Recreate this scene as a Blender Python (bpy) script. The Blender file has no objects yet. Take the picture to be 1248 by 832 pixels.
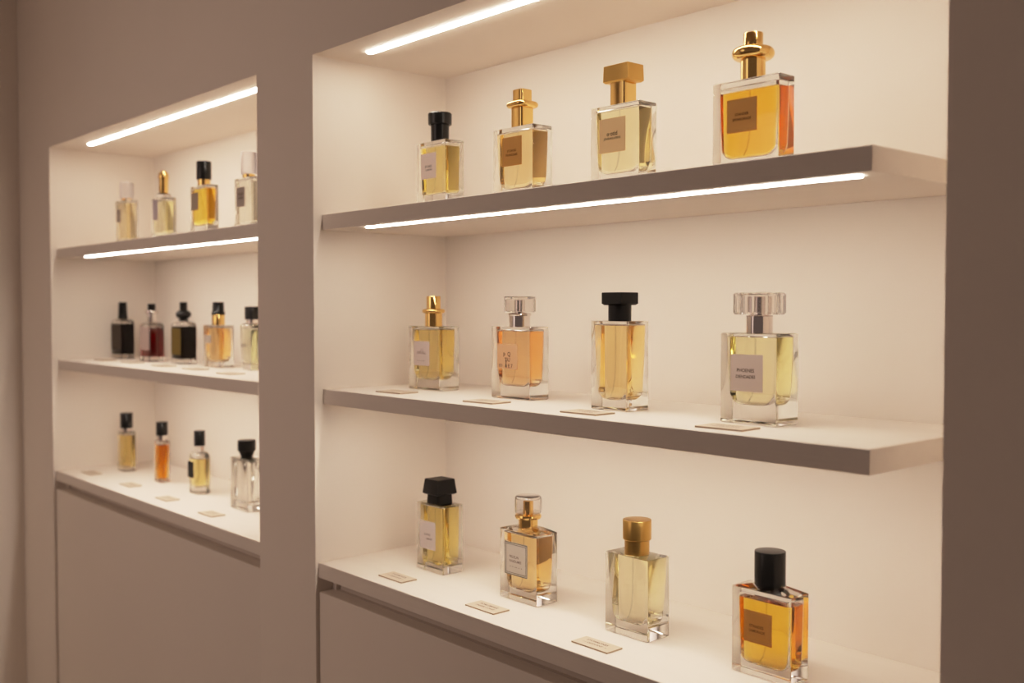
import bpy, bmesh, math, random
from mathutils import Vector, Matrix
PI = math.pi
S = bpy.context.scene
COL = S.collection
random.seed(4)

# ------------------------------------------------------------------ materials
def new_mat(name):
    m = bpy.data.materials.new(name); m.use_nodes = True
    nt = m.node_tree; nt.nodes.clear()
    return m, nt, nt.nodes.new('ShaderNodeOutputMaterial')

def pbr(name, col, rough=.5, metal=0., spec=.5, noise=None, bump=None, coat=0.):
    """principled material; noise=(scale xyz, amount) mottles the colour, bump=(scale xyz, strength)"""
    m, nt, out = new_mat(name)
    b = nt.nodes.new('ShaderNodeBsdfPrincipled')
    b.inputs['Base Color'].default_value = (*col, 1)
    b.inputs['Roughness'].default_value = rough
    b.inputs['Metallic'].default_value = metal
    b.inputs['Specular IOR Level'].default_value = spec
    b.inputs['Coat Weight'].default_value = coat
    nt.links.new(b.outputs[0], out.inputs[0])
    def noise_node(sc, detail):
        tc = nt.nodes.new('ShaderNodeTexCoord'); mp = nt.nodes.new('ShaderNodeMapping')
        mp.inputs['Scale'].default_value = sc
        n = nt.nodes.new('ShaderNodeTexNoise'); n.inputs['Scale'].default_value = 1; n.inputs['Detail'].default_value = detail
        nt.links.new(tc.outputs['Object'], mp.inputs[0]); nt.links.new(mp.outputs[0], n.inputs['Vector'])
        return n
    if noise:
        n = noise_node(noise[0], 4)
        mx = nt.nodes.new('ShaderNodeMix'); mx.data_type = 'RGBA'
        a = noise[1]
        mx.inputs[6].default_value = (*[c*(1-a) for c in col], 1)
        mx.inputs[7].default_value = (*[min(1, c*(1+a)) for c in col], 1)
        nt.links.new(n.outputs['Fac'], mx.inputs[0]); nt.links.new(mx.outputs[2], b.inputs['Base Color'])
    if bump:
        n = noise_node(bump[0], 3)
        bp = nt.nodes.new('ShaderNodeBump'); bp.inputs['Strength'].default_value = bump[1]; bp.inputs['Distance'].default_value = .001
        nt.links.new(n.outputs['Fac'], bp.inputs['Height']); nt.links.new(bp.outputs[0], b.inputs['Normal'])
    return m

def glass(name, ior=1.5, col=(.985, .985, .975), rough=0.):
    m, nt, out = new_mat(name)
    g = nt.nodes.new('ShaderNodeBsdfGlass')
    g.inputs['Color'].default_value = (*col, 1); g.inputs['IOR'].default_value = ior; g.inputs['Roughness'].default_value = rough
    nt.links.new(g.outputs[0], out.inputs[0])
    return m

def perfume(name, sig):
    """liquid held in glass: index relative to the glass round it, colour from absorption per metre"""
    m, nt, out = new_mat(name)
    g = nt.nodes.new('ShaderNodeBsdfGlass')
    g.inputs['Color'].default_value = (1, 1, 1, 1); g.inputs['IOR'].default_value = 1.37/1.5; g.inputs['Roughness'].default_value = 0
    v = nt.nodes.new('ShaderNodeVolumeAbsorption')
    d = max(sig)
    v.inputs['Density'].default_value = d
    v.inputs['Color'].default_value = (*[1-s/d for s in sig], 1)
    nt.links.new(g.outputs[0], out.inputs['Surface']); nt.links.new(v.outputs[0], out.inputs['Volume'])
    return m

def sheer(name, col, a):
    m, nt, out = new_mat(name)
    t = nt.nodes.new('ShaderNodeBsdfTransparent'); d = nt.nodes.new('ShaderNodeBsdfDiffuse'); x = nt.nodes.new('ShaderNodeMixShader')
    d.inputs[0].default_value = (*col, 1); x.inputs[0].default_value = a
    nt.links.new(t.outputs[0], x.inputs[1]); nt.links.new(d.outputs[0], x.inputs[2]); nt.links.new(x.outputs[0], out.inputs[0])
    return m

def emit(name, col, st):
    m, nt, out = new_mat(name)
    e = nt.nodes.new('ShaderNodeEmission'); e.inputs[0].default_value = (*col, 1); e.inputs[1].default_value = st
    nt.links.new(e.outputs[0], out.inputs[0])
    return m

LED = 57.
WARM = (1., .74, .52)
M = dict(
    wall=pbr('painted_plaster', (.84, .765, .685), .75, spec=.25, noise=((6, 6, 6), .02), bump=((160, 160, 160), .08)),
    shelf=pbr('painted_wood', (.84, .765, .685), .6, spec=.3, noise=((5, 60, 120), .03), bump=((14, 260, 420), .22)),
    door=pbr('cabinet_lacquer', (.84, .765, .685), .6, spec=.3, noise=((4, 4, 4), .015)),
    groove=pbr('groove_paint', (.66, .58, .51), .6),
    floor=pbr('floor_boards', (.30, .22, .16), .5, noise=((2, 20, 2), .15)),
    led=emit('led_diffuser', (1., .865, .745), LED),
    led_top=emit('ceiling_led_diffuser', (1., .865, .745), LED*.98),
    glass=glass('clear_glass'),
    thin_glass=glass('dark_bottle_glass', 1.28),
    frost=glass('frosted_cap', 1.45, (.97, .96, .98), .35),
    crystal=glass('clear_cap_plastic', 1.49, (.99, .985, .98)),
    gold=pbr('polished_gold', (.86, .56, .20), .10, 1.),
    satin=pbr('satin_gold', (.62, .38, .11), .30, 1., bump=((900, 900, 30), .03)),
    chrome=pbr('polished_chrome', (.80, .74, .70), .08, 1.),
    black=pbr('black_plastic', (.004, .0035, .003), .26, spec=.3),
    matte_black=pbr('matte_black_plastic', (.005, .004, .0035), .40, spec=.18),
    tube=sheer('spray_tube_plastic', (.95, .92, .84), .16),
    ink=pbr('printed_ink', (.055, .032, .022), .7, spec=.1),
    ink_grey=pbr('grey_ink', (.17, .12, .10), .7, spec=.1),
    ink_brown=pbr('brown_ink', (.085, .035, .012), .7, spec=.1),
    ink_green=pbr('dark_green_ink', (.055, .06, .045), .6, spec=.1),
    card=pbr('cream_card', (.66, .55, .43), .7, spec=.2),
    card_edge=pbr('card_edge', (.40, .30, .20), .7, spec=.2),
)
_paper = {}
def paper(col):
    if col not in _paper: _paper[col] = pbr('label_paper', col, .7, spec=.15)
    return _paper[col]

# ------------------------------------------------------------------ mesh helpers
def rring(hw, hd, r, z, n=5):
    r = max(min(r, hw-1e-5, hd-1e-5), 1e-5)
    pts = []
    for cx, cy, a0 in ((hw-r, hd-r, 0), (-hw+r, hd-r, PI/2), (-hw+r, -hd+r, PI), (hw-r, -hd+r, 1.5*PI)):
        for i in range(n+1):
            a = a0 + PI/2*i/n
            pts.append((cx+r*math.cos(a), cy+r*math.sin(a), z))
    return pts
def cring(r, z, n=40):
    return [(r*math.cos(2*PI*i/n), r*math.sin(2*PI*i/n), z) for i in range(n)]

def loft(bm, rings, inward=False, off=(0, 0, 0)):
    vs = [[bm.verts.new((p[0]+off[0], p[1]+off[1], p[2]+off[2])) for p in r] for r in rings]
    n = len(rings[0]); fs = []
    for a, b in zip(vs, vs[1:]):
        for i in range(n):
            j = (i+1) % n
            fs.append(bm.faces.new((a[i], a[j], b[j], b[i])))
    fs.append(bm.faces.new(list(reversed(vs[0])))); fs.append(bm.faces.new(vs[-1]))
    if inward:
        for f in fs: f.normal_flip()

def box(bm, x0, x1, y0, y1, z0, z1, bev=0.):
    if bev:
        cx, cy = (x0+x1)/2, (y0+y1)/2; hw, hd = (x1-x0)/2, (y1-y0)/2
        loft(bm, [rring(hw-bev, hd-bev, bev*.3, z0, 3), rring(hw, hd, bev, z0+bev, 3), rring(hw, hd, bev, z1-bev, 3), rring(hw-bev, hd-bev, bev*.3, z1, 3)], off=(cx, cy, 0))
    else:
        v = [bm.verts.new((x, y, z)) for z in (z0, z1) for x, y in ((x0, y0), (x1, y0), (x1, y1), (x0, y1))]
        for f in ((3, 2, 1, 0), (4, 5, 6, 7), (0, 1, 5, 4), (1, 2, 6, 5), (2, 3, 7, 6), (3, 0, 4, 7)):
            bm.faces.new([v[i] for i in f])

def tube(bm, pts, r, n=10):
    rings = []
    for i, p in enumerate(pts):
        p = Vector(p); t = (Vector(pts[min(i+1, len(pts)-1)])-Vector(pts[max(i-1, 0)])).normalized()
        u = t.orthogonal().normalized() if abs(t.z) < .9 else Vector((1, 0, 0))
        u = (u - t*u.dot(t)).normalized(); w = t.cross(u)
        rings.append([tuple(p+u*r*math.cos(2*PI*k/n)+w*r*math.sin(2*PI*k/n)) for k in range(n)])
    loft(bm, rings)

def obj(name, bm, mat, parent=None, loc=None, sharp=32, fix=False):
    if fix: bmesh.ops.recalc_face_normals(bm, faces=bm.faces)
    me = bpy.data.meshes.new(name); bm.to_mesh(me); bm.free()
    me.materials.append(mat)
    for p in me.polygons: p.use_smooth = True
    me.set_sharp_from_angle(angle=math.radians(sharp))
    o = bpy.data.objects.new(name, me); COL.objects.link(o)
    if parent: o.parent = parent
    if loc: o.location = loc
    return o

def tag(o, label=None, cat=None, group=None, kind=None):
    if label: o['label'] = label
    if cat: o['category'] = cat
    if group: o['group'] = group
    if kind: o['kind'] = kind
    return o
def thing(name, label, cat, loc, group=None, rz=0.):
    o = bpy.data.objects.new(name, None); COL.objects.link(o)
    o.empty_display_size = .02; o.location = loc; o.rotation_euler.z = rz
    return tag(o, label, cat, group)

def lettering(name, lines, width, height, mat, parent, origin, flat=False, extrude=.00008):
    """lines: (text, centre x frac, centre y frac, width frac) on a label of width x height; origin = label centre (front)"""
    bm = bmesh.new()
    for text, fx, fy, fw in lines:
        cu = bpy.data.curves.new('t', 'FONT'); cu.body = text; cu.size = 1; cu.align_x = 'CENTER'; cu.align_y = 'CENTER'
        cu.offset = .018; cu.resolution_u = 3
        ob = bpy.data.objects.new('t', cu); COL.objects.link(ob)
        bpy.context.view_layer.update()
        me = bpy.data.meshes.new_from_object(ob.evaluated_get(bpy.context.evaluated_depsgraph_get()))
        xs = [v.co.x for v in me.vertices]; ys = [v.co.y for v in me.vertices]
        s = fw*width/(max(xs)-min(xs)); mx, my = (max(xs)+min(xs))/2, (max(ys)+min(ys))/2
        me.transform(Matrix.Translation((fx*width, fy*height, 0)) @ Matrix.Scale(s, 4) @ Matrix.Translation((-mx, -my, 0)))
        bm.from_mesh(me)
        bpy.data.objects.remove(ob); bpy.data.curves.remove(cu); bpy.data.meshes.remove(me)
    if not flat: bm.transform(Matrix.Rotation(PI/2, 4, 'X'))
    o = obj(name, bm, mat, parent, origin)
    return o

# ------------------------------------------------------------------ room and niches
YW, YB, ZT = -.016, .25, 1.7116           # wall face, back of the niches, niche ceiling
ZA, ZB, ZC = 1.46, 1.18, .90              # tops of the two shelves and of the counter
NL = (-1.268, -.183); NR = (.003, 1.0375) # left and right niche in x
XL, XR, ZR = -1.515, 2.6, 2.7

bm = bmesh.new()
def quad(*p): bm.faces.new([bm.verts.new(q) for q in p])
xs = [XL-.05, NL[0], NL[1], NR[0], NR[1], XR]
ZP = .02                                   # plinth under the cabinets
for i in range(5):
    x0, x1 = xs[i], xs[i+1]
    quad((x0, YW, 0), (x1, YW, 0), (x1, YW, ZP), (x0, YW, ZP))
    if i not in (1, 3): quad((x0, YW, ZP), (x1, YW, ZP), (x1, YW, ZT), (x0, YW, ZT))
    quad((x0, YW, ZT), (x1, YW, ZT), (x1, YW, ZR), (x0, YW, ZR))
    quad((x0, YB+.03, 0), (x0, YB+.03, ZR), (x1, YB+.03, ZR), (x1, YB+.03, 0))
    quad((x0, YW, ZR), (x1, YW, ZR), (x1, YB+.03, ZR), (x0, YB+.03, ZR))
    quad((x0, YW, 0), (x0, YB+.03, 0), (x1, YB+.03, 0), (x1, YW, 0))
for a, b in (NL, NR):
    quad((a, YB, ZP), (b, YB, ZP), (b, YB, ZT), (a, YB, ZT))
    quad((a, YW, ZP), (a, YB, ZP), (a, YB, ZT), (a, YW, ZT))
    quad((b, YB, ZP), (b, YW, ZP), (b, YW, ZT), (b, YB, ZT))
    quad((a, YB, ZT), (b, YB, ZT), (b, YW, ZT), (a, YW, ZT))
    quad((a, YW, ZP), (b, YW, ZP), (b, YB, ZP), (a, YB, ZP))
for x, k in ((XL-.05, 1), (XR, -1)):
    p = [(x, YW, ZR), (x, YB+.03, ZR), (x, YB+.03, 0), (x, YW, 0), (x, YW, ZP), (x, YW, ZT)]
    quad(*(p if k > 0 else p[::-1]))
bmesh.ops.remove_doubles(bm, verts=bm.verts, dist=1e-5)
tag(obj('wall_back', bm, M['wall'], sharp=20), 'taupe plaster wall with two lit display niches', kind='structure')
bm = bmesh.new(); box(bm, XL-.05, XL, -2.8, YW-.0005, 0, ZR)
tag(obj('wall_left', bm, M['wall']), 'side wall at the far left', kind='structure')
bm = bmesh.new(); box(bm, XL-.05, XR, -2.8, YB+.03, -.04, 0)
tag(obj('floor', bm, M['floor']), kind='structure')
bm = bmesh.new(); box(bm, XL-.05, XR, -2.8, YB+.03, ZR, ZR+.04)
tag(obj('ceiling', bm, M['wall']), kind='structure')

# ------------------------------------------------------------------ shelves, counters, cabinets, light strips
def strip(bm, x0, x1, yc, z, w=.0105, h=.0016):
    r = w/2
    loft(bm, [[(q[0]+(x0+x1)/2, q[1]+yc, q[2]) for q in rring((x1-x0)/2, r, r, zz, 6)] for zz in (z-h, z)])

def shelf(x0, x1, z, s0, s1, ys, label, seen):
    bm = bmesh.new()
    t = thing('floating_shelf', label, 'shelf', ((x0+x1)/2, .125, z), 'floating shelves in the niches')
    L = (x1-x0)/2
    box(bm, -L, L, -.125, .1245, -.0245, 0, .0008); obj('shelf_board', bm, M['shelf'], t)
    bm = bmesh.new(); strip(bm, s0-(x0+x1)/2, s1-(x0+x1)/2, ys-.125, -.0245)
    o = obj('light_strip', bm, M['led'], t); o['label'] = 'glowing white light strip'
    return t
shelf(.0035, .9600, ZA, .1034, .9385, .0195, 'upper taupe shelf in the large right niche, its underside light strip showing', True)
shelf(.0035, .9605, ZB, .1034, .9385, .0195, 'middle shelf in the large right niche, holding a black slab-capped bottle and price cards', False)
shelf(NL[0]+.0005, NL[1]-.0005, ZA, -1.115, -.215, .0195, 'upper shelf in the narrow left niche with glowing strip beneath it', True)
shelf(NL[0]+.0005, NL[1]-.0005, ZB, -1.115, -.215, .0195, 'middle shelf in the left niche carrying the dark and red bottles', False)
for (a, b), s0, s1, lab in ((NR, .075, .97, 'long light strip in the ceiling of the right niche'), (NL, -1.147, -.24, 'slanting light strip in the ceiling of the left niche')):
    bm = bmesh.new(); strip(bm, s0, s1, .042, ZT, .0105, .0022)
    tag(obj('light_strip', bm, M['led_top']), lab, 'light strip', 'ceiling light strips')

def counter(a, b, side):
    bm = bmesh.new(); box(bm, a+.0005, b-.0005, -.0105, YB-.0005, ZC-.0245, ZC, .0008)
    tag(obj('countertop', bm, M['shelf']), f'pale countertop with taupe front edge across the base of the {side} niche', 'countertop', 'niche countertops')
    t = thing('base_cabinet', f'taupe handleless base cabinet under the {side} countertop', 'cabinet', ((a+b)/2, .1, 0.0), 'base cabinets')
    c = (a+b)/2; h = (b-a)/2
    bm = bmesh.new()
    box(bm, -h+.012, h-.012, -.085, .147, .0225, .8535); box(bm, -h+.014, h-.014, -.078, .147, .8535, ZC-.0247)
    obj('carcass', bm, M['groove'], t)
    bm = bmesh.new(); box(bm, -h+.0045, h-.0045, -.1115, -.0855, .06, .8535, .0008)
    obj('door', bm, M['door'], t)
    for k in (-1, 1):
        bm = bmesh.new(); box(bm, min(k*(h-.012), k*(h-.0015)), max(k*(h-.012), k*(h-.0015)), -.085, .147, .0225, ZC-.0247)
        obj('side_panel', bm, M['door'], t)
counter(*NL, 'left'); counter(*NR, 'right')

# ------------------------------------------------------------------ bottles
def body_mesh(w, d, h, r, b, shoulder, cav, fill, foot=1., waist=None):
    """solid glass with the air gap above the liquid cut out of it; returns (glass, liquid)"""
    hw, hd = w/2, d/2
    bm = bmesh.new()
    rings = [rring((hw-b)*foot, (hd-b)*foot, r, 0), rring(hw*foot, hd*foot, r, b)]
    if foot != 1.:
        for k in range(1, 8):
            u = k/8; f = foot+(1-foot)*math.sin(u*PI/2)
            rings.append(rring(hw*f, hd*f, r, b+(h*.8-b)*u))
        rings.append(rring(hw, hd, r, h*.8))
    if shoulder[0] == 'flat':
        rings += [rring(hw, hd, r, h-b), rring(hw-b*.3, hd-b*.3, r, h-b*.3), rring(hw-b, hd-b, r, h)]
    elif shoulder[0] == 'slope':                       # pyramid shoulder up to a small flat
        s, f = shoulder[1:]
        rings += [rring(hw, hd, r, h-b*.5), rring(hw-b*.6, hd-b*.6, r, h), rring(hw*f, hd*f+.001, r, h+s)]
    elif shoulder[0] == 'round':                       # rounded shoulder rising to a neck
        s, nr = shoulder[1:]
        for k in range(7):
            a = PI/2*k/6
            f = (1-math.cos(a))
            rings.append(rring(hw+(nr-hw)*f, hd+(min(nr, hd*.95)-hd)*f, r+(nr-r)*f*.9, h+s*math.sin(a)))
    loft(bm, rings)
    side, front, base, taper, R, cr, top = cav
    zt = h-top
    zf = base+(zt-base)*fill
    def cavring(z, grow=0.):
        u = (z-base)/(zt-base)
        ins = R-math.sqrt(max(0, R*R-max(0, R-(z-base))**2)) if z-base < R else 0.
        k = taper*(1-u)**1.4
        return rring((hw-side)*(1-k)-ins+grow, (hd-front)*(1-k*.7)-min(ins*.45, hd*.5)+grow, cr, z, 5)
    zs = [base+R*(1-math.cos(PI/2*i/7)) for i in range(8)]
    zs += [zs[-1]+(zf-zs[-1])*i/7 for i in range(1, 8)]
    liq = bmesh.new(); loft(liq, [cavring(z) for z in zs])
    if zt-zf > .0006:
        loft(bm, [cavring(zf+.00006), cavring((zf+zt)/2), cavring(zt-.001), [(p[0]*.97, p[1]*.94, zt) for p in cavring(zt)]], inward=True)
    return bm, liq, zf

def revolve(profile, n=40, facets=None):
    bm = bmesh.new()
    loft(bm, [cring(max(r, 1e-4), z, facets or n) for r, z in profile])
    return bm
def squares(profile, rr=.35):
    """profile of (half width, half depth, z) rounded squares"""
    bm = bmesh.new()
    loft(bm, [rring(a, b, min(a, b)*rr, z, 5) for a, b, z in profile])
    return bm
def shell(outer, inner):
    bm = bmesh.new(); loft(bm, outer); loft(bm, inner, inward=True); return bm

def put(name, bm, mat, root, z=0., label=None):
    o = obj(name, bm, mat, root, (0, 0, z), sharp=30)
    if label: o['label'] = label
    return o

def cyl(r, z0, z1, bev=.0006):
    return [(r-bev, z0), (r, z0+bev), (r, z1-bev), (r-bev*.4, z1-bev*.2), (r-bev*1.6, z1)]
def sq(hw, hd, z0, z1, bev=.0006):
    return [(hw-bev, hd-bev, z0), (hw, hd, z0+bev), (hw, hd, z1-bev), (hw-bev, hd-bev, z1)]

def bottle(loc, w, d, h, label, group, sig, cap, lab=None, r=.0014, b=.0012, shoulder=('flat',), cav=(.006, .005, .014, .10, .010, .005, .005),
           fill=.95, foot=1., tubepts=True, gm='glass'):
    root = thing('perfume_bottle', label, 'perfume bottle', (loc[0], loc[1], loc[2]+.0003), group)
    g, l, zf = body_mesh(w, d, h, r, b, shoulder, cav, fill, foot)
    obj('glass_body', g, M[gm], root, sharp=28)
    obj('liquid', l, perfume('perfume_liquid', sig), root, sharp=28)
    if tubepts:
        t = bmesh.new(); zb = cav[2]
        tube(t, [(0, 0, zf-.0004), (0, 0, zb+(zf-zb)*.45), (-.001, 0, zb+(zf-zb)*.28), (-.004, 0, zb+(zf-zb)*.12), (-.008, 0, zb+.0025)], .0011)
        obj('spray_tube', t, M['tube'], root)
    if lab:
        x0, x1, z0, z1, col, ink, lines = lab
        lx, lz = (x0+x1)/2, (z0+z1)/2; lw, lh = x1-x0, z1-z0
        p = bmesh.new(); box(p, -lw/2, lw/2, -.00035, 0, -lh/2, lh/2)
        y = -d/2-.0001
        pl = obj('label', p, paper(col), root, (lx, y, lz))
        if lines: lettering('lettering', lines, lw, lh, M[ink], pl, (0, -.00042, 0))
        root_label = pl
    else: root_label = None
    cap(root)
    return root, root_label

# ---- caps; heights are measured from the bottle base
def cap_post(hc, rp, rr, rb, z_top, z_ring_t, z_ring_b, z_bot, mat, rnd=None):
    """slim post on a wide rounded ring over a base collar"""
    def f(root):
        zr = (z_ring_t+z_ring_b)/2; hr = (z_ring_t-z_ring_b)/2
        if rnd is None:
            put('collar', revolve([(rb, z_bot), (rb, z_ring_b+.0004)]), M[mat], root)
            put('ring', revolve([(rb*.9, z_ring_b)]+[(rr-hr+hr*math.cos(a), zr+hr*math.sin(a)) for a in [PI*(i/12-.5) for i in range(13)]]+[(rp*.9, z_ring_t)]), M[mat], root)
            put('cap', revolve(cyl(rp, z_ring_t-.0004, z_top)), M[mat], root)
        else:
            put('collar', squares([(rb, rb, z_bot), (rb, rb, z_ring_b+.0004)], rnd), M[mat], root)
            put('ring', squares([(rb*.9, rb*.9, z_ring_b)]+[(rr-hr+hr*math.cos(a),)*2+(zr+hr*math.sin(a),) for a in [PI*(i/12-.5) for i in range(13)]]+[(rp*.9, rp*.9, z_ring_t)], .55), M[mat], root)
            put('cap', squares(sq(rp, rp, z_ring_t-.0004, z_top), rnd), M[mat], root)
    return f
def cap_slab(hw, hd, z0, z1, rn, zb, mat, neckmat=None, round_neck=False, top=1., bot=1., rn_top=None):
    def f(root):
        nb = revolve([(rn, zb), (rn_top or rn, z0+.0005)]) if round_neck else squares([(rn, rn*.95, zb), (rn_top or rn, (rn_top or rn)*.95, z0+.0005)], .25)
        put('collar', nb, M[neckmat or mat], root)
        e = .0012
        put('cap', squares([(hw*bot-e*2, hd*bot-e*2, z0), (hw, hd, z0+e*1.6), (hw*top, hd*top, z1-e*.5), (hw*top-e*.5, hd*top-e*.5, z1)], .06), M[mat], root)
    return f
def cap_cyl(r, z0, z1, mat, rn=None, zb=None, neckmat=None, dome=0.):
    def f(root):
        if rn: put('collar', revolve([(rn, zb), (rn, z0+.0004)]), M[neckmat or mat], root)
        prof = cyl(r, z0, z1, .0009)
        if dome: prof = [(r-.0008, z0), (r, z0+.0008)]+[(r*math.cos(a), z1-dome+dome*math.sin(a)) for a in [PI/2*i/7 for i in range(8)]]
        put('cap', revolve(prof), M[mat], root)
    return f
def cap_profile(parts):
    """list of (part name, profile, material)"""
    def f(root):
        for n, pr, m in parts: put(n, revolve(pr), M[m], root)
    return f
def clear_cap(kind, r, z0, z1, rp, zp, rfl, zfl, rb, zb, metal, facets=None):
    """see-through overcap round a metal spray head, on a flange and collar"""
    def f(root):
        put('collar', revolve([(rb, zb), (rb, zfl+.0003)]), M[metal], root)
        hf = (z0-zfl)
        put('flange', revolve([(rb*.95, zfl), (rfl-.001, zfl), (rfl, zfl+hf*.35), (rfl-.0006, zfl+hf*.7), (rp+.001, z0-.0001)]), M[metal], root)
        put('spray_head', revolve([(rp, z0-.0006), (rp, zp-.0008), (rp-.0008, zp)]), M[metal], root)
        ri = rp+.0016
        if kind == 'square':
            out = [rring(r-.0008, r-.0008, .002, z0+.0006), rring(r, r, .0022, z0+.0014), rring(r, r, .0022, z1-.0012), rring(r-.0012, r-.0012, .0015, z1)]
            inn = [rring(r-.0030, r-.0030, .0016, z0+.0012), rring(r-.0030, r-.0030, .0016, z1-.0036)]
        elif kind == 'facet':
            def fr(rad, z, n=40, k=10):
                return [(rad*(1-.075*abs(math.sin(k*PI*i/n)))*math.cos(2*PI*i/n), rad*(1-.075*abs(math.sin(k*PI*i/n)))*math.sin(2*PI*i/n), z) for i in range(n)]
            out = [fr(r-.002, z0+.0006), fr(r, z0+.003), fr(r, z1-.002), fr(r-.002, z1)]
            inn = [cring(r-.0075, z0+.0012), cring(r-.0075, z1-.0030)]
        else:
            out = [cring(r-.0006, z0+.0006), cring(r, z0+.0012)]+[cring(r-.004+.004*math.cos(a), z1-.004+.004*math.sin(a)) for a in [PI/2*i/5 for i in range(6)]]
            inn = [cring(r-.0018, z0+.0012), cring(r-.0018, z1-.0045), cring(r-.0035, z1-.0022)]
        put('cap', shell(out, inn), M['crystal'], root, label='clear see-through cap')
    return f

PALE = (.62, .525, .48); GREYP = (.40, .335, .30); BROWN = (.27, .14, .045); TAN = (.42, .29, .15)
GU, GM, GL = 'perfume bottles on the upper shelf of the right niche', 'perfume bottles on the middle shelf of the right niche', 'perfume bottles on the right countertop'
# upper shelf, right niche
c = .2017
bottle((c, .0855, ZA), .0726, .0351, .1002, 'yellow bottle with black stepped cap, leftmost on the right niche\'s upper shelf', GU, (.5, 5.2, 30),
       cap_profile([('collar', [(.0136, .1002), (.0140, .1262)], 'black'), ('cap', [(.0165, .1258), (.0179, .1270), (.0181, .1425), (.0170, .1440), (.012, .1446)], 'black')]),
       (.1774-c, .2151-c, .0447, .0828, (.82, .68, .61), 'ink_grey', [('STORES', .0, -.02, .46), ('LAMONS', .03, -.15, .42)]), cav=(.006, .0045, .021, .08, .006, .004, .005), fill=.94)
c = .3867
bottle((c, .0862, ZA), .0815, .0364, .0976, 'golden peach bottle with stepped gold cap and brown square label on the upper right shelf', GU, (.5, 7, 25),
       cap_post(None, .0100, .0186, .0116, .1501, .1338, .1248, .0976, 'gold', .30),
       (.3652-c, .4059-c, .0448, .0842, (.46, .23, .065), 'ink_brown', [('STONOD', -.0, .02, .46), ('FRANCEASE', .0, -.12, .58)]), cav=(.005, .004, .0135, .12, .016, .005, .006), fill=.97)
c = .5760
bottle((c, .0841, ZA), .0810, .0322, .1007, 'pale yellow bottle with flat rectangular gold cap and tan label on the upper right shelf', GU, (.5, 3.4, 17),
       cap_slab(.0210, .0150, .1285, .1500, .0124, .1007, 'satin', 'gold', top=.97),
       (.5505-c, .5947-c, .0421, .0844, (.74, .52, .28), 'ink', [('o·otid', .0, .05, .40), ('JOHRANLAPEKIS', .0, -.10, .64)]), cav=(.0055, .004, .0165, .10, .013, .005, .005), fill=.97)
c = .7697
bottle((c, .0826, ZA), .0875, .0292, .1003, 'large amber orange bottle with ringed gold cap on the upper right shelf', GU, (2.6, 27, 125),
       cap_post(None, .0106, .0232, .0135, .1516, .1358, .1225, .1003, 'gold'),
       (.7461-c, .7857-c, .0426, .0793, (.44, .22, .065), 'ink_brown', [('STANDER', .0, .04, .46), ('SPONSORADE', .0, -.11, .62)]), cav=(.0065, .004, .0150, .10, .012, .005, .007), fill=.93)
# middle shelf
c = .1274
bottle((c, .1290, ZB), .0822, .0398, .1013, 'golden bottle with ringed gold cap, leftmost on the right niche\'s middle shelf', GM, (.5, 5.2, 27),
       cap_post(None, .0112, .0184, .0138, .1491, .1288, .1216, .1013, 'gold'),
       (.1007-c, .1428-c, .0385, .0774, (.56, .46, .42), 'ink_grey', [('1 1', .03, .14, .14), ('DERSALL', .0, .03, .56), ('— ——', -.05, -.30, .5)]), cav=(.0065, .005, .016, .10, .016, .005, .004), fill=.97)
c = .3440
bottle((c, .1199, ZB), .0834, .0369, .1035, 'peach pink bottle with clear square cap and scribbled tan label on the middle shelf', GM, (.5, 13, 34),
       clear_cap('square', .0168, .1240, .1466, .0068, .1420, .0168, .1190, .0150, .1035, 'chrome'),
       (.3166-c, .3601-c, .0430, .0786, (.60, .36, .20), 'ink', [('p', -.15, .06, .09), ('Q', .08, .08, .15), ('TIU', .0, -.13, .27), ('EO', -.33, -.37, .16), ('l', -.06, -.27, .04), ('&', -.06, -.38, .11), ('E 7', .15, -.38, .22)]),
       cav=(.0070, .005, .018, .12, .013, .005, .005), fill=.97)
c = .5514
bottle((c, .1059, ZB), .0618, .0418, .1137, 'tall unlabelled honey yellow bottle with T-shaped black cap on the middle shelf', GM, (.5, 7, 25),
       cap_slab(.0170, .0165, .1338, .1500, .0148, .1137, 'matte_black', round_neck=True),
       cav=(.0035, .004, .013, .20, .014, .003, .0045), fill=.98)
c = .7642
bottle((c, .1057, ZB), .0749, .0433, .1020, 'pale yellow-green bottle with faceted clear cap and grey label, rightmost on the middle shelf', GM, (.9, 2.6, 15),
       clear_cap('facet', .0290, .1222, .1472, .0105, .1430, .0150, .1205, .0148, .1020, 'chrome'),
       (.7414-c, .7846-c, .0368, .0782, (.52, .425, .37), 'ink', [('PHOENES', -.03, .07, .54), ('DIENDADES', -.03, -.10, .60)]), cav=(.0055, .005, .021, .14, .014, .005, .004), fill=.985)
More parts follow.
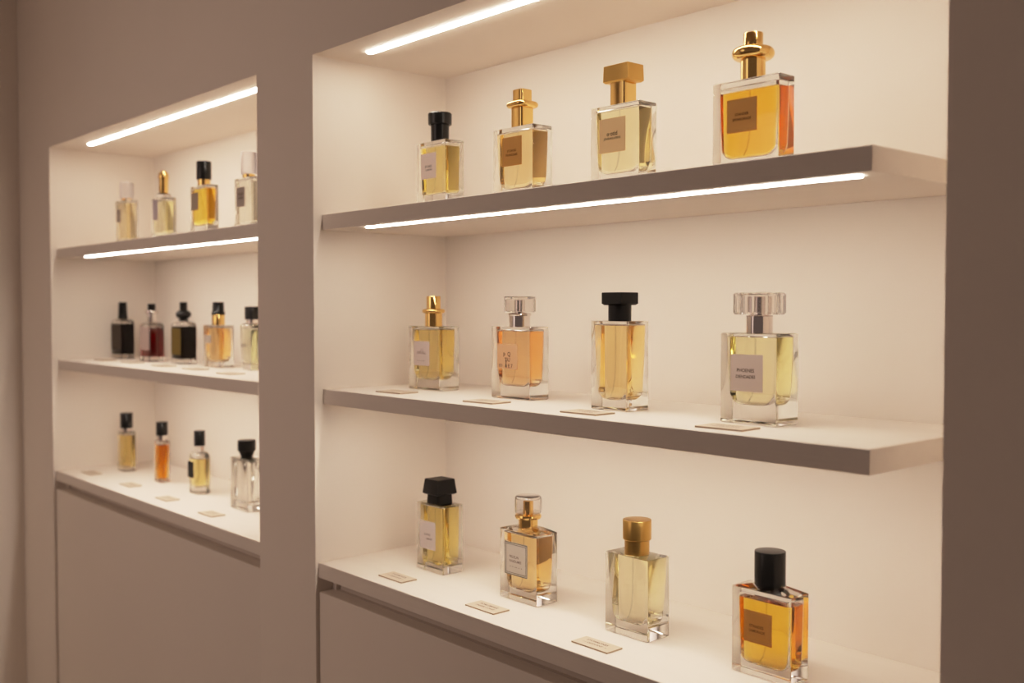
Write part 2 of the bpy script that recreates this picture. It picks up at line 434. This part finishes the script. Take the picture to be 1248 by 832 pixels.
# countertop, right niche
c = .1692
bottle((c, .1083, ZC), .0679, .0395, .1057, 'yellow-green bottle with black chunky cap tapering upward, leftmost on the right countertop', GL, (.6, 4.4, 27),
       cap_slab(.0196, .0196, .1195, .1436, .0158, .1040, 'matte_black', top=.86, rn_top=.0150),
       (.1444-c, .1844-c, .0347, .0783, PALE, 'ink_grey', [('SORRES', -.02, .02, .40), ('LIMART', .1, -.13, .40)]), cav=(.006, .004, .012, .10, .006, .004, .003), fill=.985)
c = .3833
C2 = bottle((c, .1007, ZC), .0774, .0394, .0984, 'peach gold bottle with clear domed cap and double-bordered label on right countertop', GL, (.5, 8, 27),
       clear_cap('dome', .0188, .1225, .1468, .0072, .1400, .0188, .1150, .0135, .1010, 'gold'),
       (.3557-c, .4036-c, .0352, .0819, (.56, .49, .41), 'ink_grey', [('PRUSLIN', -.08, .06, .40), ('PANDUMES', -.02, -.07, .52), ('· · ·· · ·', .0, -.24, .52)]), shoulder=('slope', .0055, .50), cav=(.0055, .004, .015, .16, .012, .005, .004), fill=.985)
bm = bmesh.new()
lw, lh = .0479, .0467
for ins, th in ((.0006, .0008), (.0032, .0005)):
    x, z = lw/2-ins, lh/2-ins
    for q in ((-x, x, z-th, z), (-x, x, -z, -z+th), (-x, -x+th, -z+th, z-th), (x-th, x, -z+th, z-th)):
        box(bm, q[0], q[1], -.00055, -.00036, q[2], q[3])
obj('border', bm, M['ink_green'], C2[1])
c = .5878
bottle((c, .0995, ZC), .0719, .0406, .1013, 'clear glass bottle of very pale liquid with brushed gold cylinder cap on the right countertop', GL, (.5, 2.0, 9.5),
       cap_cyl(.0180, .1194, .1448, 'satin', .0156, .1013),
       cav=(.0030, .003, .016, .27, .010, .002, .0012), fill=.995)
c = .7864
bottle((c, .0977, ZC), .0782, .0340, .0970, 'amber bottle with tall black cylinder cap and brown label, rightmost on the right countertop', GL, (2., 18.5, 95),
       cap_cyl(.0172, .1013, .1401, 'black', .0150, .0980),
       (.764-c, .8012-c, .0378, .0734, (.31, .135, .032), 'ink_brown', [('STANDES', -.04, .03, .50), ('SAMDRADE', -.02, -.12, .56)]), shoulder=('slope', .0050, .46), cav=(.0060, .004, .012, .12, .010, .005, .006), fill=.93)

# ---- left niche
GA, GB, GC = 'perfume bottles on the upper shelf of the left niche', 'perfume bottles on the middle shelf of the left niche', 'perfume bottles on the left countertop'
c = -.9755
bottle((c, .0645, ZA), .0655, .0289, .1018, 'small pale gold bottle with frosted white cap, leftmost on the left niche\'s upper shelf', GA, (.5, 3.4, 13),
       cap_cyl(.0150, .1065, .1474, 'frost', .0120, .1018, 'gold', dome=.006),
       (-.0254, -.001, .0501, .0812, GREYP, 'ink_grey', None), cav=(.004, .0035, .009, .06, .005, .004, .004))
c = -.7590
bottle((c, .0623, ZA), .0750, .0245, .0898, 'pale yellow bottle with round-topped gold spray head on the left niche\'s upper shelf', GA, (.5, 2.2, 14),
       cap_profile([('collar', [(.0150, .0898), (.0155, .093), (.0150, .099), (.0100, .1015)], 'crystal'), ('cap', [(.0085, .1010), (.0098, .106), (.0100, .128), (.0106, .131), (.0112, .137), (.0106, .143), (.0080, .148), (.004, .1505)], 'gold')]),
       (-.0307, -.0031, .0429, .0875, (.50, .43, .47), 'ink_grey', None), cav=(.005, .0035, .010, .08, .008, .004, .005))
c = -.5584
bottle((c, .0623, ZA), .0795, .0246, .0999, 'deep amber bottle with black cylinder cap on the left niche\'s upper shelf', GA, (1.2, 14, 95),
       cap_cyl(.0150, .1120, .1493, 'black', .0125, .0999, 'gold'),
       (-.0342, -.0009, .0504, .0863, (.36, .29, .23), 'ink_grey', None), cav=(.004, .0035, .018, .10, .014, .004, .004))
c = -.3649
bottle((c, .0626, ZA), .0703, .0252, .0977, 'nearly colourless bottle with frosted cap, cut by the pillar on the left upper shelf', GA, (.2, .7, 3.5),
       cap_cyl(.0150, .1045, .1461, 'frost', .0120, .0977, 'gold'),
       (-.026, .0074, .0429, .0799, GREYP, 'ink', [('POLES', 0, .15, .6), ('UNDER', 0, -.05, .6)]), cav=(.004, .0035, .010, .06, .006, .004, .004))
# middle shelf, dark apothecary bottles
def apothecary(x, y, w, d, h, label, sig, cap, lab, s=.011):
    return bottle((x, y, ZB), w, d, h, label, GB, sig, cap, lab, r=.004, shoulder=('round', s, .0115), cav=(.0012, .0012, .012, .02, .003, .003, .001), fill=.99, tubepts=False, gm='thin_glass' if sig[0] > 100 else 'glass')

apothecary(-1.2118, .1426, .0690, .0352, .0916, 'black square-shouldered bottle with narrow black cap, leftmost on the left middle shelf', (300, 320, 340),
           cap_profile([('collar', [(.0118, .1025), (.0125, .106), (.0118, .110)], 'black'), ('cap', [(.0110, .1095), (.0116, .112), (.0100, .1445), (.0085, .1459)], 'black')]),
           (-.0305, .0309, .0248, .0880, (.055, .040, .030), 'ink', None))
apothecary(-1.0298, .1437, .0635, .0374, .0846, 'dark red bottle with pinkish label and flanged cap on the left middle shelf', (34, 220, 270),
           cap_profile([('collar', [(.0105, .0950), (.0110, .098), (.0105, .1155)], 'chrome'), ('flange', [(.0105, .1150), (.0150, .1165), (.0155, .120), (.0145, .1240), (.0100, .1252)], 'chrome'), ('cap', [(.0092, .1250), (.0095, .1265), (.0095, .1395), (.0080, .1411)], 'black')]),
           (-.0254, .0288, .0282, .0845, (.36, .27, .24), 'ink_grey', None))
apothecary(-.8708, .1545, .0595, .0389, .0890, 'black bottle with olive brown label and ball-shaped cap on the left middle shelf', (280, 320, 340),
           cap_profile([('collar', [(.0108, .0985), (.0115, .1005), (.0110, .1050)], 'black'), ('cap', [(.0110, .1042)]+[(.0178*math.cos(a), .1155+.0115*math.sin(a)) for a in [PI*(i/12-.5)*.72 for i in range(13)]]+[(.0086, .1265), (.0088, .143), (.0075, .1445)], 'black')]),
           (-.0238, .0267, .0222, .0822, (.10, .062, .012), 'ink', None))
bottle((-.6954, .1570, ZB), .0800, .0341, .0927, 'peach amber bottle with gold neck and black flared cap on the left middle shelf', GB, (.5, 9, 28),
       cap_profile([('collar', cyl(.0137, .0930, .1150), 'gold'), ('cap', [(.0130, .1147), (.0146, .1160), (.0146, .1205), (.0128, .1235), (.0124, .142), (.0112, .1437)], 'black')]),
       (-.0335, -.0007, .0528, .0710, (.36, .30, .25), 'ink', None), cav=(.004, .0035, .012, .14, .013, .004, .004))
bottle((-.5475, .1624, ZB), .0630, .0347, .0918, 'pale green bottle with black cap, beside the pillar on the left middle shelf', GB, (1.4, .9, 7),
       cap_cyl(.0160, .1059, .1336, 'black', .0120, .0945, 'chrome'), None, r=.013, shoulder=('round', .007, .0125), cav=(.004, .0035, .012, .22, .010, .010, .003), foot=.82)
bm = bpy.data.objects[[o.name for o in COL.objects if o.name.startswith('perfume_bottle')][-1]]
lettering('lettering', [('HERV', 0, 0, 1.)], .026, .01, M['ink_grey'], bm, (-.003, -.0178, .052))
# left countertop
bottle((-1.1483, .1244, ZC), .0557, .0332, .1018-.004, 'slim yellow round-edged bottle with black cap, leftmost on the left countertop', GC, (.5, 5.2, 26),
       cap_cyl(.0152, .1075, .1459, 'black', .0110, .0985, 'chrome'), None, r=.014, shoulder=('round', .0025, .014), cav=(.0035, .003, .010, .04, .006, .012, .003))
bottle((-.9268, .1230, ZC), .0406, .0251, .0935, 'slender reddish amber bottle with black cap on the left countertop', GC, (9, 50, 210),
       cap_cyl(.0135, .1095, .1414, 'black', .0105, .0960, 'chrome'), None, r=.006, shoulder=('round', .0045, .0110), cav=(.0040, .0025, .005, .22, .008, .006, .003), fill=.96)
bottle((-.7248, .1238, ZC), .0520, .0340, .0800, 'golden bottle with black label and black cap on the left countertop', GC, (.5, 4.2, 25),
       cap_cyl(.0120, .1045, .1387, 'black', .0100, .0930, 'crystal'), (-.0235, .0060, .0341, .0704, (.010, .009, .008), 'ink_grey', None), r=.013, shoulder=('round', .0125, .0105), cav=(.0030, .003, .015, .05, .006, .011, .001), fill=.96)
bottle((-.4855, .1152, ZC), .0755, .0363, .1050, 'colourless clear bottle with black tapered cap, beside the pillar on the left countertop', GC, (.3, .4, .8),
       cap_profile([('collar', [(.0112, .1045), (.0122, .1085), (.0165, .1195)], 'matte_black'), ('cap', [(.0170, .1190), (.0182, .1200), (.0182, .1400), (.0170, .1412)], 'matte_black')]), cav=(.005, .004, .014, .10, .010, .005, .004), fill=.97)

# ------------------------------------------------------------------ price cards
def card(x, y, z, d, label, group, lines, rz=0., w=.060):
    bm = bmesh.new(); box(bm, -w/2, w/2, -d/2, d/2, 0, .0022, .0003)
    o = obj('price_card', bm, M['card'], None, (x, y, z)); o.rotation_euler.z = rz
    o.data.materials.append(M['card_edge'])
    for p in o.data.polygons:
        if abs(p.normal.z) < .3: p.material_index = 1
    tag(o, label, 'price card', group)
    if lines: lettering('lettering', lines, w, d, M['ink_grey'], o, (0, 0, .0023), flat=True)
T1 = [('STORMONES', -.04, .17, .58), ('— ODEVANS —', .0, -.12, .66)]
T2 = [('SORLEMIRES', -.02, .17, .60), ('PASSER LONES', .0, -.12, .62)]
gm, gl, gb, gc = 'price cards on the middle shelf of the right niche', 'price cards on the right countertop', 'price cards on the left middle shelf', 'price cards on the left countertop'
card(.1400, .0480, ZB, .036, 'cream price card before the slim ringed-cap yellow bottle on the middle shelf', gm, T1, .06)
card(.3600, .0440, ZB, .036, 'cream price card before the peach bottle with the clear square cap', gm, T2, .05)
card(.5560, .0420, ZB, .036, 'cream price card before the honey bottle with T-shaped black cap', gm, T1, .04)
card(.7700, .0400, ZB, .036, 'cream price card before the bottle with the faceted clear cap', gm, T2, .05)
card(.1670, .0290, ZC, .029, 'cream price card before the yellow-green bottle on the right countertop', gl, T1)
card(.3790, .0285, ZC, .029, 'cream price card before the peach bottle with double-bordered label', gl, T2)
card(.5880, .0265, ZC, .027, 'cream price card before the pale bottle with brushed gold cap', gl, T1)
for x, y, who in ((-1.168, .080, 'black dropper-capped'), (-1.000, .084, 'dark red'), (-.8097, .080, 'black ball-capped'), (-.6439, .0786, 'peach amber gold-necked'), (-.4530, .0650, 'pale green')):
    card(x, y, ZB, .032, f'small price card before the {who} bottle on the left middle shelf', gb, T1, .04)
for x, y, who in ((-1.1604, .0412, 'slim yellow'), (-.9256, .0462, 'slender reddish amber'), (-.6998, .0380, 'golden black-labelled'), (-.4805, .0350, 'colourless clear')):
    card(x, y, ZC, .030, f'small price card before the {who} bottle on the left countertop', gc, T2)

# ------------------------------------------------------------------ light
w = bpy.data.worlds.new('room_light'); S.world = w; w.use_nodes = True
w.node_tree.nodes['Background'].inputs[0].default_value = (1., .72, .62, 1)
w.node_tree.nodes['Background'].inputs[1].default_value = .115
def area(name, loc, target, size, power, col, spread=95):
    l = bpy.data.lights.new(name, 'AREA'); l.shape = 'DISK'; l.size = size; l.spread = math.radians(spread); l.energy = power; l.color = col
    o = bpy.data.objects.new(name, l); COL.objects.link(o); o.location = loc
    o.rotation_euler = (Vector(target)-Vector(loc)).to_track_quat('-Z', 'Y').to_euler()
area('front_wall_fill', (-.55, -2.3, 1.85), (-.40, 0, 1.15), 1.5, 2.05, (1., .75, .645), 75)  # added fill with no fixture, shapes the falloff across the front wall
area('left_wall_fill', (-.75, -1.75, 2.6), (-1.515, -1.55, 1.35), .5, 4.2, (1., .78, .62), 80)  # added unseen fill, brightens the left wall that the bottle sides pick up

# ------------------------------------------------------------------ camera
th, pt = math.radians(41.5), math.radians(1.8337)
F = Vector((-math.cos(th)*math.cos(pt), math.sin(th)*math.cos(pt), -math.sin(pt)))
R = Vector((math.sin(th), math.cos(th), 0)); U = R.cross(F)
cam = bpy.data.cameras.new('camera'); co = bpy.data.objects.new('camera', cam); COL.objects.link(co)
m = Matrix((R, U, -F)).transposed().to_4x4(); m.translation = (1.45598, -.87881, 1.31009)
co.matrix_world = m
cam.sensor_width = 36; cam.lens = 36*1265/1248; cam.clip_start = .02
cam.dof.use_dof = True; cam.dof.focus_distance = 1.32; cam.dof.aperture_fstop = 4.4
S.camera = co

S.view_settings.view_transform = 'Standard'; S.view_settings.look = 'None'
# soft highlight shoulder, as a camera gives
S.view_settings.use_curve_mapping = True
cm = S.view_settings.curve_mapping
cm.white_level = (2.5, 2.5, 2.5)
cv = cm.curves[3]
for x, y in ((.10, .25), (.18, .445), (.26, .605), (.36, .735), (.52, .86), (.75, .95)): cv.points.new(x, y)
cm.update()
S.cycles.max_bounces = 24; S.cycles.transmission_bounces = 20; S.cycles.glossy_bounces = 8; S.cycles.diffuse_bounces = 5
S.cycles.transparent_max_bounces = 16; S.cycles.sample_clamp_indirect = 6
